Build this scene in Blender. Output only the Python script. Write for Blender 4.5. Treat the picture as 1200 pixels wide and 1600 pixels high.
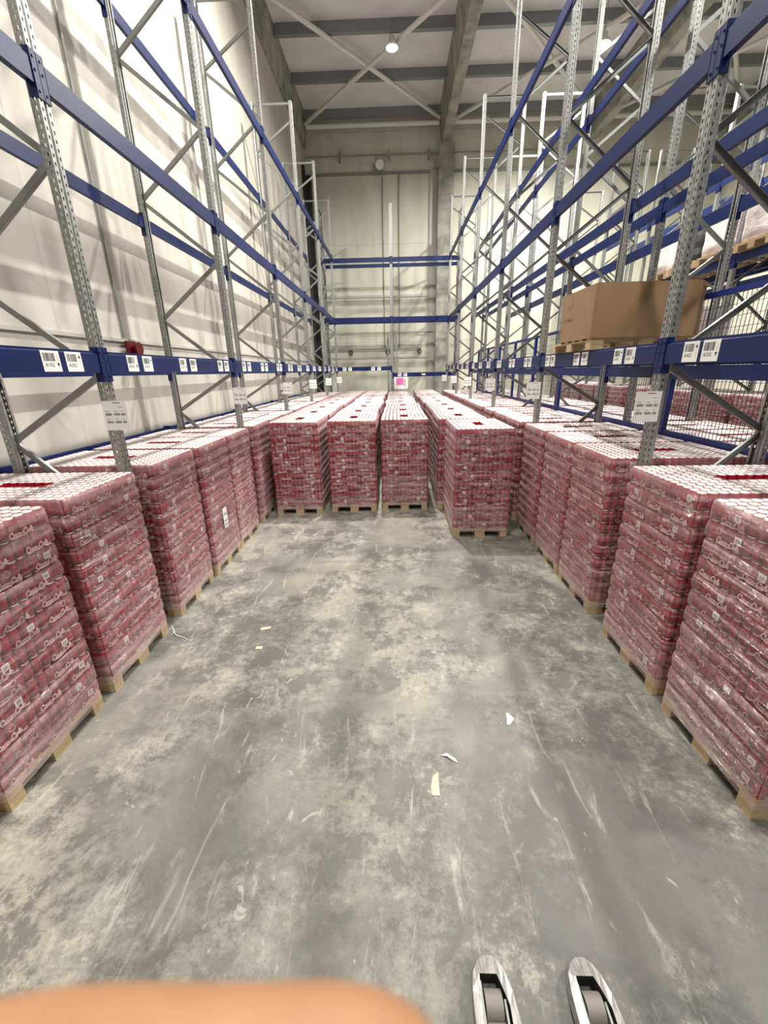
import bpy, math, random
from math import pi, sin, cos, radians
from mathutils import Vector, Matrix

for o in list(bpy.data.objects):
    bpy.data.objects.remove(o, do_unlink=True)
S = bpy.context.scene
COL = S.collection
R = random.Random(7)

# ------------------------------------------------------------ camera
F_PX, PITCH, YAW, ROLL, CAM_H = 637.1, 0.3325, -0.0319, -0.0191, 2.381
cd = bpy.data.cameras.new('camera')
cam = bpy.data.objects.new('camera', cd)
COL.objects.link(cam)
fw = Vector((sin(YAW)*cos(PITCH), cos(YAW)*cos(PITCH), -sin(PITCH)))
rt = Vector((cos(YAW), -sin(YAW), 0))
up = rt.cross(fw)
rt2 = cos(ROLL)*rt + sin(ROLL)*up
up2 = -sin(ROLL)*rt + cos(ROLL)*up
cam.matrix_world = Matrix(((rt2.x, up2.x, -fw.x, 0), (rt2.y, up2.y, -fw.y, 0), (rt2.z, up2.z, -fw.z, CAM_H), (0, 0, 0, 1)))
cd.sensor_fit = 'VERTICAL'
cd.sensor_height = 36
cd.lens = F_PX/1600*36
cd.clip_start = 0.005
cd.clip_end = 200
cd.dof.use_dof = True
cd.dof.focus_distance = 6
cd.dof.aperture_fstop = 7.5
S.camera = cam

# ------------------------------------------------------------ world, exposure
S.view_settings.view_transform = 'Standard'
S.view_settings.look = 'None'
S.view_settings.gamma = 1
S.view_settings.use_curve_mapping = False
S.view_settings.exposure = 0.20
w = bpy.data.worlds.new('world'); S.world = w
w.use_nodes = True
w.node_tree.nodes['Background'].inputs[0].default_value = (1, 0.98, 0.94, 1)
w.node_tree.nodes['Background'].inputs[1].default_value = 0.12

LAMP_Z = 10.9
LAMPS = [  # x, y, watts: high-bay lamps over the near aisle and over the next one
    (-0.25, 9.6, 900), (-0.25, 3.2, 330), (-0.25, -3.2, 480),
    (5.9, 15.2, 1300), (5.9, 8.6, 800), (5.9, 2.0, 450)]

# ------------------------------------------------------------ materials
def mat(name, col=(.5, .5, .5), rough=.6, metal=0, spec=.5):
    m = bpy.data.materials.new(name); m.use_nodes = True
    b = m.node_tree.nodes['Principled BSDF']
    b.inputs['Base Color'].default_value = (*col, 1)
    b.inputs['Roughness'].default_value = rough
    b.inputs['Metallic'].default_value = metal
    b.inputs['Specular IOR Level'].default_value = spec
    return m
def N(m, t, **kw):
    n = m.node_tree.nodes.new(t)
    for k, v in kw.items():
        if k in n.inputs.keys(): n.inputs[k].default_value = v
        else: setattr(n, k, v)
    return n
def L(m, a, b): m.node_tree.links.new(a, b)
def coords(m, scale=(1, 1, 1), space='Object', rot=(0, 0, 0)):
    t = N(m, 'ShaderNodeTexCoord'); mp = N(m, 'ShaderNodeMapping')
    mp.inputs['Scale'].default_value = scale
    mp.inputs['Rotation'].default_value = rot
    L(m, t.outputs[space], mp.inputs[0]); return mp.outputs[0]
def noise(m, vec, scale, detail=4, rough=.55, dist=0):
    n = N(m, 'ShaderNodeTexNoise'); n.inputs['Scale'].default_value = scale
    n.inputs['Detail'].default_value = detail; n.inputs['Roughness'].default_value = rough
    n.inputs['Distortion'].default_value = dist
    L(m, vec, n.inputs['Vector']); return n.outputs[0]
def ramp(m, fac, stops):
    r = N(m, 'ShaderNodeValToRGB'); e = r.color_ramp.elements
    while len(e) < len(stops): e.new(.5)
    for i, (p, c) in enumerate(stops):
        e[i].position = p
        e[i].color = (c, c, c, 1) if not hasattr(c, '__len__') else (*c, 1)
    L(m, fac, r.inputs[0]); return r.outputs[0]
def mix(m, fac, a, b, mode='MIX'):
    x = N(m, 'ShaderNodeMix', data_type='RGBA', blend_type=mode)
    for s, i in ((fac, 0), (a, 6), (b, 7)):
        if isinstance(s, (int, float)): x.inputs[i].default_value = s
        elif isinstance(s, tuple): x.inputs[i].default_value = (*s, 1)
        else: L(m, s, x.inputs[i])
    return x.outputs[2]
def math_(m, op, a, b=0.0, clamp=False):
    x = N(m, 'ShaderNodeMath', operation=op, use_clamp=clamp)
    for s, i in ((a, 0), (b, 1)):
        if isinstance(s, (int, float)): x.inputs[i].default_value = s
        else: L(m, s, x.inputs[i])
    return x.outputs[0]
def bsdf(m): return m.node_tree.nodes['Principled BSDF']
def base(m, c): L(m, c, bsdf(m).inputs['Base Color'])
def bump(m, h, s=.3, d=.01, tgt=None):
    b = N(m, 'ShaderNodeBump'); b.inputs['Strength'].default_value = s; b.inputs['Distance'].default_value = d
    L(m, h, b.inputs['Height']); L(m, b.outputs[0], (tgt or bsdf(m)).inputs['Normal'])

# concrete floor: worn screed, lighter skin broken by darker patches, pale scuffs
M = {}
m = M['concrete'] = mat('concrete', rough=.62)
v = coords(m)
sx = N(m, 'ShaderNodeSeparateXYZ'); L(m, v, sx.inputs[0])
big = noise(m, v, .45, 7, .62, .5)
reg = noise(m, v, .95, 5, .6, .4)
med = noise(m, v, 3.1, 9, .70, .25)
fine = noise(m, v, 17, 10, .80, .1)
grain = noise(m, v, 85, 3, .6)
floor_ = ramp(m, big, [(.38, (.130, .128, .117)), (.48, (.210, .205, .180)), (.60, (.320, .310, .250))])
# worn, greyer wheel track down the right of the open floor
trk = math_(m, 'ADD', sx.outputs[0], math_(m, 'MULTIPLY', math_(m, 'SUBTRACT', reg, .5), 1.6))
trk = math_(m, 'MULTIPLY', ramp(m, math_(m, 'ADD', trk, .0), [(.08, 0.0), (.42, 1.0)]), ramp(m, math_(m, 'MULTIPLY', math_(m, 'ADD', sx.outputs[1], math_(m, 'MULTIPLY', med, 1.2)), .2), [(.52, 1.0), (.78, 0.0)]))
floor_ = mix(m, math_(m, 'MULTIPLY', trk, .75), floor_, (.135, .132, .127))
# blotched areas: dark pitted screed showing through, with pale flakes left on top
mk = ramp(m, reg, [(.41, .12), (.52, 1.0)])
dk = ramp(m, math_(m, 'ADD', math_(m, 'MULTIPLY', med, .62), math_(m, 'MULTIPLY', fine, .38)), [(.46, 1.0), (.515, 0.0)])
floor_ = mix(m, math_(m, 'MULTIPLY', math_(m, 'MULTIPLY', mk, dk), .70), floor_, (.080, .078, .075))
lt = ramp(m, math_(m, 'ADD', math_(m, 'MULTIPLY', med, .55), math_(m, 'MULTIPLY', fine, .45)), [(.53, 0.0), (.60, 1.0)])
floor_ = mix(m, math_(m, 'MULTIPLY', math_(m, 'MULTIPLY', mk, lt), .55), floor_, (.47, .455, .375))
# scattered small dark pits everywhere, faintly
floor_ = mix(m, math_(m, 'MULTIPLY', ramp(m, fine, [(.36, 1.0), (.43, 0.0)]), .35), floor_, (.10, .10, .095))
# drag streaks and pale dabs
vs = coords(m, (3.2, .7, 1), rot=(0, 0, .42)); scr = noise(m, vs, 2.6, 8, .72, .9)
floor_ = mix(m, math_(m, 'MULTIPLY', ramp(m, scr, [(.58, 0.0), (.70, .6)]), 1.0), floor_, (.50, .49, .43))
vs2 = coords(m, (.6, 2.8, 1), rot=(0, 0, -.25)); scr2 = noise(m, vs2, 2.0, 7, .7, .6)
floor_ = mix(m, ramp(m, scr2, [(.33, .45), (.42, 0.0)]), floor_, (.13, .128, .12))
dab = noise(m, coords(m, (1.5, 1, 1), rot=(0, 0, .7)), 5.5, 3, .5, 1.6)
floor_ = mix(m, ramp(m, dab, [(.69, 0.0), (.73, .4)]), floor_, (.58, .56, .50))
floor_ = mix(m, ramp(m, grain, [(.35, .14), (.5, 0.0)]), floor_, (.07, .07, .065))
jt = math_(m, 'LESS_THAN', math_(m, 'ABSOLUTE', math_(m, 'SUBTRACT', sx.outputs[1], 4.90)), .004)
floor_ = mix(m, math_(m, 'MULTIPLY', jt, .6), floor_, (.08, .08, .07))
base(m, floor_)
L(m, ramp(m, med, [(.35, .48), (.65, .75)]), bsdf(m).inputs['Roughness'])
bump(m, fine, .12, .004)

def panel_wall(name, c, axis, spacing, seam=.014, zs=(3.9, 7.6)):
    m = mat(name, c, .55)
    t = N(m, 'ShaderNodeTexCoord'); sp = N(m, 'ShaderNodeSeparateXYZ'); L(m, t.outputs['Object'], sp.inputs[0])
    a = math_(m, 'MODULO', math_(m, 'ADD', sp.outputs[axis], 100.3), spacing)
    s = math_(m, 'LESS_THAN', a, seam)
    z = math_(m, 'MODULO', math_(m, 'ADD', sp.outputs[2], .25), zs[0])
    s2 = math_(m, 'LESS_THAN', z, seam)
    s = math_(m, 'MAXIMUM', s, s2)
    v = coords(m, (1, 1, .12)); st = noise(m, v, 2.2, 6, .6)
    v2 = coords(m); bl = noise(m, v2, .7, 5, .55)
    cc = mix(m, 1.0, c, ramp(m, st, [(.3, (.86, .86, .84)), (.6, (1, 1, 1))]), 'MULTIPLY')
    cc = mix(m, 1.0, cc, ramp(m, bl, [(.35, (.88, .88, .86)), (.6, (1, 1, 1))]), 'MULTIPLY')
    cc = mix(m, math_(m, 'MULTIPLY', s, .55), cc, (.22, .22, .20))
    base(m, cc); bump(m, st, .05, .01)
    return m
M['wall_l'] = panel_wall('white_sandwich_panel', (.58, .56, .50), 1, 3.0, .008, (40, 0))
M['wall_b'] = panel_wall('cream_sandwich_panel', (.66, .66, .555), 0, 40.0)
M['wall_r'] = panel_wall('pale_panel', (.82, .80, .70), 1, 6.0)
M['ceil'] = mat('roof_sheet', (.80, .79, .78), .7)
m = M['ceil']; v = coords(m, (1, 1, 1)); base(m, mix(m, 1.0, (.80, .79, .78), ramp(m, noise(m, v, 1.2, 5), [(.3, (.85, .85, .85)), (.7, (1, 1, 1))]), 'MULTIPLY'))
m = M['rough_conc'] = mat('rough_concrete', (.42, .42, .36), .85)
v = coords(m); base(m, ramp(m, noise(m, v, 1.8, 8, .65), [(.35, (.17, .168, .145)), (.6, (.36, .355, .30))])); bump(m, noise(m, v, 20, 5), .3, .01)
m = M['galv'] = mat('galvanised_steel', (.46, .47, .46), .42, .75)
v = coords(m); sp = noise(m, v, 45, 4, .6); base(m, ramp(m, sp, [(.3, (.24, .245, .24)), (.7, (.46, .465, .45))]))
L(m, ramp(m, sp, [(.3, .36), (.7, .52)]), bsdf(m).inputs['Roughness'])
m = M['brace'] = mat('galvanised_brace', (.27, .275, .27), .4, .8)
m = M['blue'] = mat('blue_powder_coat', (.002, .012, .085), .42, 0, .35)
v = coords(m); base(m, mix(m, ramp(m, noise(m, v, 9, 6, .7), [(.55, 0.0), (.75, .35)]), (.002, .012, .085), (.007, .030, .15)))
M['blue_dark'] = mat('guard_blue', (.008, .022, .15), .4)
M['white'] = mat('white_paper', (.86, .86, .83), .6)
M['ink'] = mat('black_ink', (.02, .02, .02), .7)
M['ink_grey'] = mat('grey_ink', (.22, .22, .22), .7)
M['pinkpaper'] = mat('pink_print', (.85, .22, .55), .6)
M['dark'] = mat('dark_plastic', (.02, .02, .022), .6)
M['pipe'] = mat('grey_pipe', (.28, .29, .27), .5, .3)
M['lightsteel'] = mat('painted_light_steel', (.72, .71, .66), .5)
M['purlin'] = mat('grey_purlin', (.26, .27, .29), .5, .4)
M['redp'] = mat('red_plastic', (.10, .004, .006), .4)
M['mesh_wire'] = mat('guard_wire', (.04, .045, .06), .45, .3)
M['rail_cream'] = mat('galvanised_rail', (.45, .45, .41), .6)
m = M['wood'] = mat('pallet_wood', (.5, .36, .2), .75)
v = coords(m, (1, 8, 8)); v2 = coords(m)
base(m, mix(m, .45, ramp(m, noise(m, v, 6, 6, .6, .4), [(.3, (.40, .27, .13)), (.7, (.66, .50, .30))]), ramp(m, noise(m, v2, 3, 4), [(.35, (.36, .27, .16)), (.65, (.68, .54, .35))])))
bump(m, noise(m, v, 8, 6), .3, .004)
m = M['card'] = mat('brown_cardboard', (.36, .22, .115), .85)
v = coords(m); v2 = coords(m, (1, 1, .3))
base(m, mix(m, .5, ramp(m, noise(m, v, 1.8, 5, .6, .5), [(.35, (.235, .14, .07)), (.65, (.32, .205, .11))]), ramp(m, noise(m, v2, 5, 5), [(.35, (.25, .15, .075)), (.65, (.30, .19, .10))])))
M['card_ink'] = mat('faded_carton_print', (.20, .13, .075), .8)
# drink cans
m = M['can'] = mat('red_can', (.40, .008, .018), .32, .35)
v = coords(m); n1 = noise(m, v, 42, 3, .6, .6)
cc = mix(m, ramp(m, n1, [(.60, 0.0), (.64, .45)]), (.45, .005, .022), (.78, .42, .45))
n2 = noise(m, coords(m, (1, 1, .25)), 60, 2, .5)
cc = mix(m, ramp(m, n2, [(.38, .75), (.46, 0.0)]), cc, (.16, .004, .01))
base(m, cc)
M['lid'] = mat('can_lid', (.80, .78, .77), .38, .55)
M['canin'] = mat('inner_cans', (.16, .004, .008), .5)
M['logo'] = mat('pale_print', (.95, .70, .70), .45)
M['discm'] = mat('dark_red_print', (.20, .006, .012), .4)
M['label'] = mat('label_paper', (.84, .80, .77), .5)
# stretch film
def film(name, col, lo, hi, edge, rough, band=True):
    m = bpy.data.materials.new(name); m.use_nodes = True
    nt = m.node_tree; nt.nodes.remove(nt.nodes['Principled BSDF'])
    out = nt.nodes['Material Output']
    tr = N(m, 'ShaderNodeBsdfTransparent'); tr.inputs[0].default_value = (1, .97, .97, 1)
    di = N(m, 'ShaderNodeBsdfDiffuse'); di.inputs[0].default_value = (*col, 1)
    gl = N(m, 'ShaderNodeBsdfAnisotropic'); gl.inputs['Color'].default_value = (1, .98, .97, 1); gl.inputs['Roughness'].default_value = rough
    lw = N(m, 'ShaderNodeLayerWeight'); lw.inputs[0].default_value = .5
    face = math_(m, 'POWER', lw.outputs['Facing'], 2.2)
    v = coords(m, (1.2, 1.2, 16)); st = noise(m, v, 1.6, 6, .62, .5)
    v2 = coords(m, (1, 1, 1)); bl = noise(m, v2, 2.4, 4, .6)
    f = math_(m, 'ADD', ramp(m, st, [(.42, lo), (.68, hi)]), math_(m, 'MULTIPLY', face, edge))
    st2 = noise(m, coords(m, (.9, .9, 34)), 1.3, 4, .55, .4)
    f = math_(m, 'ADD', f, ramp(m, st2, [(.62, 0.0), (.68, .42 if band else 0.0)]))  # thin bright streaks: film highlights painted in through the opacity
    if band:
        t = N(m, 'ShaderNodeTexCoord'); sp = N(m, 'ShaderNodeSeparateXYZ'); L(m, t.outputs['Object'], sp.inputs[0])
        inf = N(m, 'ShaderNodeObjectInfo')
        edgez = math_(m, 'ADD', math_(m, 'MULTIPLY', inf.outputs['Random'], .45), .18)
        bnd = math_(m, 'LESS_THAN', sp.outputs[2], edgez)
        f = math_(m, 'ADD', f, math_(m, 'MULTIPLY', bnd, .13))
        bnd2 = math_(m, 'GREATER_THAN', sp.outputs[2], math_(m, 'SUBTRACT', 1.52, math_(m, 'MULTIPLY', inf.outputs['Random'], .3)))
        f = math_(m, 'ADD', f, math_(m, 'MULTIPLY', bnd2, .07))
    f = math_(m, 'MULTIPLY', f, ramp(m, bl, [(.3, .75), (.7, 1.2)]), True)
    ms = N(m, 'ShaderNodeMixShader'); ms.inputs[0].default_value = .45
    L(m, di.outputs[0], ms.inputs[1]); L(m, gl.outputs[0], ms.inputs[2])
    mo = N(m, 'ShaderNodeMixShader'); L(m, f, mo.inputs[0]); L(m, tr.outputs[0], mo.inputs[1]); L(m, ms.outputs[0], mo.inputs[2])
    L(m, mo.outputs[0], out.inputs['Surface'])
    wr = noise(m, coords(m, (2, 2, 22)), 2.5, 5, .6, .8)
    bump(m, wr, .9, .02, gl)
    return m
M['film'] = film('stretch_film', (.88, .66, .68), .045, .34, .52, .17)
M['topfilm'] = film('top_film', (.90, .80, .80), .10, .34, .06, .30, False)
M['bulkfilm'] = mat('milky_wrapped_goods', (.80, .72, .70), .35)
m = M['bulkfilm']; v = coords(m, (1, 1, 3)); base(m, ramp(m, noise(m, v, 4, 7, .7, 1.0), [(.35, (.62, .50, .48)), (.6, (.86, .81, .78))])); bump(m, noise(m, v, 5, 6, .6, 1), .5, .02)

# ------------------------------------------------------------ mesh helpers
class MB:
    def __init__(s): s.v = []; s.f = []; s.mi = []; s.sm = []
    def add(s, vs, fs, mi=0, sm=False):
        o = len(s.v); s.v += [tuple(p) for p in vs]
        for f in fs: s.f.append(tuple(i+o for i in f)); s.mi.append(mi); s.sm.append(sm)
    def box(s, x0, x1, y0, y1, z0, z1, mi=0):
        s.add([(x0, y0, z0), (x1, y0, z0), (x1, y1, z0), (x0, y1, z0), (x0, y0, z1), (x1, y0, z1), (x1, y1, z1), (x0, y1, z1)],
              [(0, 3, 2, 1), (4, 5, 6, 7), (0, 1, 5, 4), (1, 2, 6, 5), (2, 3, 7, 6), (3, 0, 4, 7)], mi)
    def bar(s, a, b, w_, h_, upv=(0, 0, 1), mi=0):
        a = Vector(a); b = Vector(b); d = (b-a).normalized(); u = Vector(upv)
        if abs(d.dot(u)) > .95: u = Vector((0, 1, 0))
        sd = d.cross(u).normalized()*w_/2; u = sd.cross(d).normalized()*h_/2
        vs = [p+x for p in (a, b) for x in (-sd-u, sd-u, sd+u, -sd+u)]
        s.add(vs, [(0, 1, 2, 3), (7, 6, 5, 4), (0, 4, 5, 1), (1, 5, 6, 2), (2, 6, 7, 3), (3, 7, 4, 0)], mi)
    def tube(s, a, b, r, n=10, mi=0, r2=None, cap=True):
        a = Vector(a); b = Vector(b); d = (b-a).normalized(); u = Vector((0, 0, 1)) if abs(d.z) < .9 else Vector((1, 0, 0))
        x = d.cross(u).normalized(); y = d.cross(x); r2 = r if r2 is None else r2
        vs = [a+(x*cos(2*pi*i/n)+y*sin(2*pi*i/n))*r for i in range(n)]+[b+(x*cos(2*pi*i/n)+y*sin(2*pi*i/n))*r2 for i in range(n)]
        s.add(vs, [(i, (i+1) % n, n+(i+1) % n, n+i) for i in range(n)], mi, True)
        if cap: s.add(vs, [tuple(range(n))[::-1], tuple(range(n, 2*n))], mi)
    def lathe(s, c, prof, n=16, mi=0, mis=None, ph=0):
        vs = []; c = Vector(c)
        for r, z in prof: vs += [(c.x+r*cos(2*pi*i/n+ph), c.y+r*sin(2*pi*i/n+ph), c.z+z) for i in range(n)]
        for k in range(len(prof)-1):
            pass
        o = len(s.v); s.v += vs
        for k in range(len(prof)-1):
            for i in range(n):
                s.f.append((o+k*n+i, o+k*n+(i+1) % n, o+(k+1)*n+(i+1) % n, o+(k+1)*n+i)); s.mi.append(mis[k] if mis else mi); s.sm.append(True)
        k = len(prof)-1
        s.f.append(tuple(o+k*n+i for i in range(n))); s.mi.append(mis[-1] if mis else mi); s.sm.append(False)
        s.f.append(tuple(o+i for i in range(n))[::-1]); s.mi.append(mis[0] if mis else mi); s.sm.append(False)
    def quad(s, c, u, v, mi=0):   # centre, half vectors
        c = Vector(c); u = Vector(u); v = Vector(v)
        s.add([c-u-v, c+u-v, c+u+v, c-u+v], [(0, 1, 2, 3)], mi)
    def mesh(s, name, mats):
        me = bpy.data.meshes.new(name); me.from_pydata(s.v, [], s.f)
        for x in mats: me.materials.append(x)
        me.polygons.foreach_set('material_index', s.mi); me.polygons.foreach_set('use_smooth', s.sm)
        me.update(); return me
def ob(name, me, parent=None, loc=(0, 0, 0), rz=0):
    o = bpy.data.objects.new(name, me); COL.objects.link(o)
    o.location = loc; o.rotation_euler = (0, 0, rz)
    if parent: o.parent = parent
    return o
def tag(o, label, cat, group=None):
    o['label'] = label; o['category'] = cat
    if group: o['group'] = group
    return o
def thing(name, label, cat, loc=(0, 0, 0), rz=0, group=None):
    return tag(ob(name, None, None, loc, rz), label, cat, group)
def struct(name, mb, mats):
    o = ob(name, mb.mesh(name, mats) if isinstance(mb, MB) else mb); o['kind'] = 'structure'; return o
NUM = ['first', 'second', 'third', 'fourth', 'fifth', 'sixth', 'seventh', 'eighth', 'ninth', 'tenth', 'eleventh', 'twelfth',
       'thirteenth', 'fourteenth', 'fifteenth', 'sixteenth', 'seventeenth', 'eighteenth']

# ------------------------------------------------------------ setting
WL, WB, WR, YN = -3.62, 20.4, 13.5, -6.0
CZ = 11.92
b = MB(); b.box(WL-.3, WR+.3, YN, WB+.3, -.2, 0); struct('floor', b, [M['concrete']])
b = MB(); b.box(WL-.3, WL, YN, WB+.3, 0, CZ); struct('wall_left', b, [M['wall_l']])
b = MB(); b.box(WL, WR, WB, WB+.3, 0, CZ); struct('wall_back', b, [M['wall_b']])
b = MB(); b.box(WR, WR+.3, YN, WB+.3, 0, CZ); struct('wall_right', b, [M['wall_r']])
b = MB(); b.box(WL-.3, WR+.3, YN, WB+.3, CZ, CZ+.2)
for k in range(46):   # standing seams of the roof sheet
    x = WL+.2+k*.37*1.02
    if k % 3 == 0: b.box(x, x+.02, YN, WB, CZ-.012, CZ)
struct('ceiling', b, [M['ceil']])
# rafters, purlins, strut, wind bracing
def trap(x0, x1, xa, xb, z0, z1, y0, y1):
    b = MB(); b.add([(xa, y0, z0), (xb, y0, z0), (x1, y0, z1), (x0, y0, z1), (xa, y1, z0), (xb, y1, z0), (x1, y1, z1), (x0, y1, z1)],
                    [(0, 1, 2, 3), (7, 6, 5, 4), (0, 4, 5, 1), (1, 5, 6, 2), (2, 6, 7, 3), (3, 7, 4, 0)]); return b
tn = 1
for x in (-3.72, 2.10, 7.9, 13.3):
    w0, w1 = (.30, .16)
    struct('trim_%d' % tn, trap(x-w0, x+w0, x-w1, x+w1, 10.95, CZ, YN, WB), [M['rough_conc']]); tn += 1
y = 19.8
while y > YN:
    b = MB(); b.box(WL, WR, y-.05, y+.05, CZ-.26, CZ-.001); b.box(WL, WR, y-.07, y+.07, CZ-.28, CZ-.26)
    struct('trim_%d' % tn, b, [M['purlin']]); tn += 1; y -= 2.07
for xa, xb in ((-3.42, 1.8), (2.4, 7.6), (8.2, 13.0)):
    b = MB(); b.tube((xa, 20.0, 11.50), (xb, 20.0, 11.50), .085, 10); struct('trim_%d' % tn, b, [M['lightsteel']]); tn += 1
    for k in range(2):
        y1 = 19.8-k*6.2; y0 = y1-5.9
        for p, q in (((xa, y1), (xb, y0)), ((xb, y1), (xa, y0))):
            b = MB(); b.tube((p[0], p[1], 11.56-.06*(p[0] == xa)), (q[0], q[1], 11.56-.06*(p[0] == xa)), .065, 10)
            struct('trim_%d' % tn, b, [M['lightsteel']]); tn += 1
# back wall: concrete column with bracket, rails, pipes
b = MB(); b.box(1.83, 2.45, WB-.32, WB, 0, 10.95); b.box(1.68, 2.45, WB-.34, WB, 10.1, 10.45); struct('trim_%d' % tn, b, [M['rough_conc']]); tn += 1
b = MB(); b.box(1.50, 1.83, WB-.06, WB, 0, 10.2); struct('trim_%d' % tn, b, [M['rail_cream']]); tn += 1
for z, h in ((4.6+.9, .10), (2.95, .08)):
    b = MB(); b.box(WL, 1.83, WB-.03, WB, z, z+h); struct('trim_%d' % tn, b, [M['rail_cream']]); tn += 1
b = MB(); b.box(WL, WR, WB-.05, WB, 10.02, 10.12); b.tube((WL, WB-.16, 10.62), (8, WB-.16, 10.62), .03, 8)
for x in (-2.2, -.2, 1.4, 4.2, 6): b.box(x, x+.05, WB-.2, WB, 10.45, 10.8)
struct('trim_%d' % tn, b, [M['pipe']]); tn += 1
b = MB(); b.box(-3.60, -3.36, WB-.5, WB-.25, 0, 9.9); b.box(-3.60, -3.5, WB-.9, WB-.78, 0, 10.1)
struct('trim_%d' % tn, b, [M['dark']]); tn += 1
b = MB(); b.box(WL, WL+.03, YN, WB, 2.81, 2.85); struct('trim_%d' % tn, b, [M['rail_cream']]); tn += 1
b = MB(); b.box(WL, WL+.02, YN, WB, 0.02, .3); struct('baseboard_left', b, [M['rail_cream']])

# wall mounted services (things)
b = MB(); b.tube((-3.3, WB-.1, 4.05), (1.75, WB-.1, 4.05), .02, 8); tag(ob('wall_pipe', b.mesh('wall_pipe', [M['pipe']])), 'thin grey pipe running level across the back wall above the hose pipe', 'pipe')
t = thing('hose_pipe', 'grey pipe with hanging taps low across the back wall', 'pipe', (0, WB-.12, 3.35))
b = MB(); b.tube((-3.3, 0, 0), (1.2, 0, 0), .03, 8); [b.box(x, x+.03, 0, .115, -.03, .03) for x in (-3, -1.2, .5, 1.1)]; ob('pipe', b.mesh('pipe', [M['pipe']]), t)
for x in (-2.05, -.33, 1.13):
    b = MB()
    for k in range(10):
        a0, a1 = pi*2*k/10, pi*2*(k+1)/10
        b.tube((x+.09*sin(a0), 0, -.13+.1*cos(a0)), (x+.09*sin(a1), 0, -.13+.1*cos(a1)), .022, 6, cap=False)
    b.tube((x, 0, 0), (x, 0, -.22), .022, 6)
    ob('tap', b.mesh('tap', [M['dark']]), t)
for x, z0, z1, l in ((-.46, 3.4, 10.2, 'dark vertical cable on the back wall below the spotlight'), (.22, 3.45, 10.0, 'dark vertical cable on the back wall right of the spotlight')):
    b = MB(); b.tube((x, WB-.03, z0), (x, WB-.03, z1), .022, 6); tag(ob('wall_cable', b.mesh('wall_cable', [M['pipe']])), l, 'cable')
t = thing('wall_spotlight', 'round white spotlight on a small bracket high on the back wall', 'lamp', (-.60, WB, 10.22))
b = MB(); b.box(-.22, -.02, -.25, 0, -.22, .10); b.tube((-.1, -.15, .1), (-.1, -.15, .36), .02, 6); ob('bracket', b.mesh('bracket', [M['pipe']]), t)
b = MB(); b.tube((.05, -.4, .0), (.05, -.16, .0), .17, 18, r2=.12); ob('lamp_head', b.mesh('lamp_head', [M['white']]), t)
t = thing('alarm_sounder', 'small red alarm sounder on the white left wall', 'alarm', (WL+.05, 5.83, 2.72))
b = MB(); b.box(0, .035, -.1, .1, -.08, .10); ob('mount', b.mesh('mount', [M['redp']]), t)
b = MB(); b.tube((.03, .02, .01), (.12, .02, .01), .045, 14, r2=.085); ob('horn', b.mesh('horn', [M['redp']]), t)
b = MB(); b.tube((WL+.02, 5.8, 2.86), (WL+.02, 5.8, 10.5), .014, 6); tag(ob('wall_cable', b.mesh('wall_cable', [M['pipe']])), 'thin dark cable rising up the left wall from the red sounder', 'cable')

# ------------------------------------------------------------ lamps
def em(name, s, c=(1, .97, .92)):
    m = bpy.data.materials.new(name); m.use_nodes = True
    bs = bsdf(m); bs.inputs['Emission Color'].default_value = (*c, 1); bs.inputs['Emission Strength'].default_value = s; return m
M['lit'] = em('lit_lamp', 60)
M['glow'] = em('disc_added_glow', 1.2)  # faint emission added so the white ceiling disc looks bright
def highbay(x, y, z, label, watts=None):
    t = thing('high_bay_lamp', label, 'lamp', (x, y, z), 0, None)
    b = MB(); b.lathe((0, 0, 0), [(.19, 0), (.20, .03), (.17, .07), (.09, .16), (.08, .26), (.03, .28)], 20); ob('housing', b.mesh('housing', [M['lightsteel']]), t)
    b = MB(); b.tube((0, 0, .27), (0, 0, CZ-z), .012, 6); ob('suspension', b.mesh('suspension', [M['pipe']]), t)
    b = MB(); b.lathe((0, 0, -.012), [(.17, .0), (.17, .010)], 20); ob('diffuser', b.mesh('diffuser', [M['lit'] if watts else M['glow']]), t)
    if watts:
        ld = bpy.data.lights.new('lamp_light', 'AREA'); ld.shape = 'DISK'; ld.size = .36; ld.energy = watts; ld.color = (1, .965, .90)
        ld.spread = radians(165)
        lo = bpy.data.objects.new('lamp_light', ld); COL.objects.link(lo); lo.parent = t; lo.location = (0, 0, -.02)
LL = ['lit high bay lamp above the near aisle over the front row of drink pallets', 'lit high bay lamp above the open floor of the near aisle', 'lit high bay lamp above the near aisle behind the viewer',
      'brightly glowing high bay lamp under the roof beyond the right racks', 'lit high bay lamp in the middle of the next aisle on the right', 'lit high bay lamp at the near end of the next aisle on the right']
for (x, y, wt), l in zip(LAMPS, LL): highbay(x, y, LAMP_Z, l, wt)
highbay(-.01, 15.6, 11.25, 'small white disc with an added faint glow hanging by the crossing roof braces')

# ------------------------------------------------------------ pallet
def pallet_mesh():
    b = MB()
    for y0, y1 in ((-.4, -.3), (-.0725, .0725), (.3, .4)): b.box(-.6, .6, y0, y1, 0, .022)
    for x0, x1 in ((-.6, -.455), (-.0725, .0725), (.455, .6)):
        for y0, y1 in ((-.4, -.3), (-.0725, .0725), (.3, .4)): b.box(x0, x1, y0, y1, .022, .100)
        b.box(x0, x1, -.4, .4, .100, .122)
    for y0, y1 in ((-.4, -.255), (-.235, -.135), (-.0725, .0725), (.135, .235), (.255, .4)): b.box(-.6, .6, y0, y1, .122, .144)
    return b.mesh('wooden_pallet', [M['wood']])
PAL = pallet_mesh()

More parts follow.
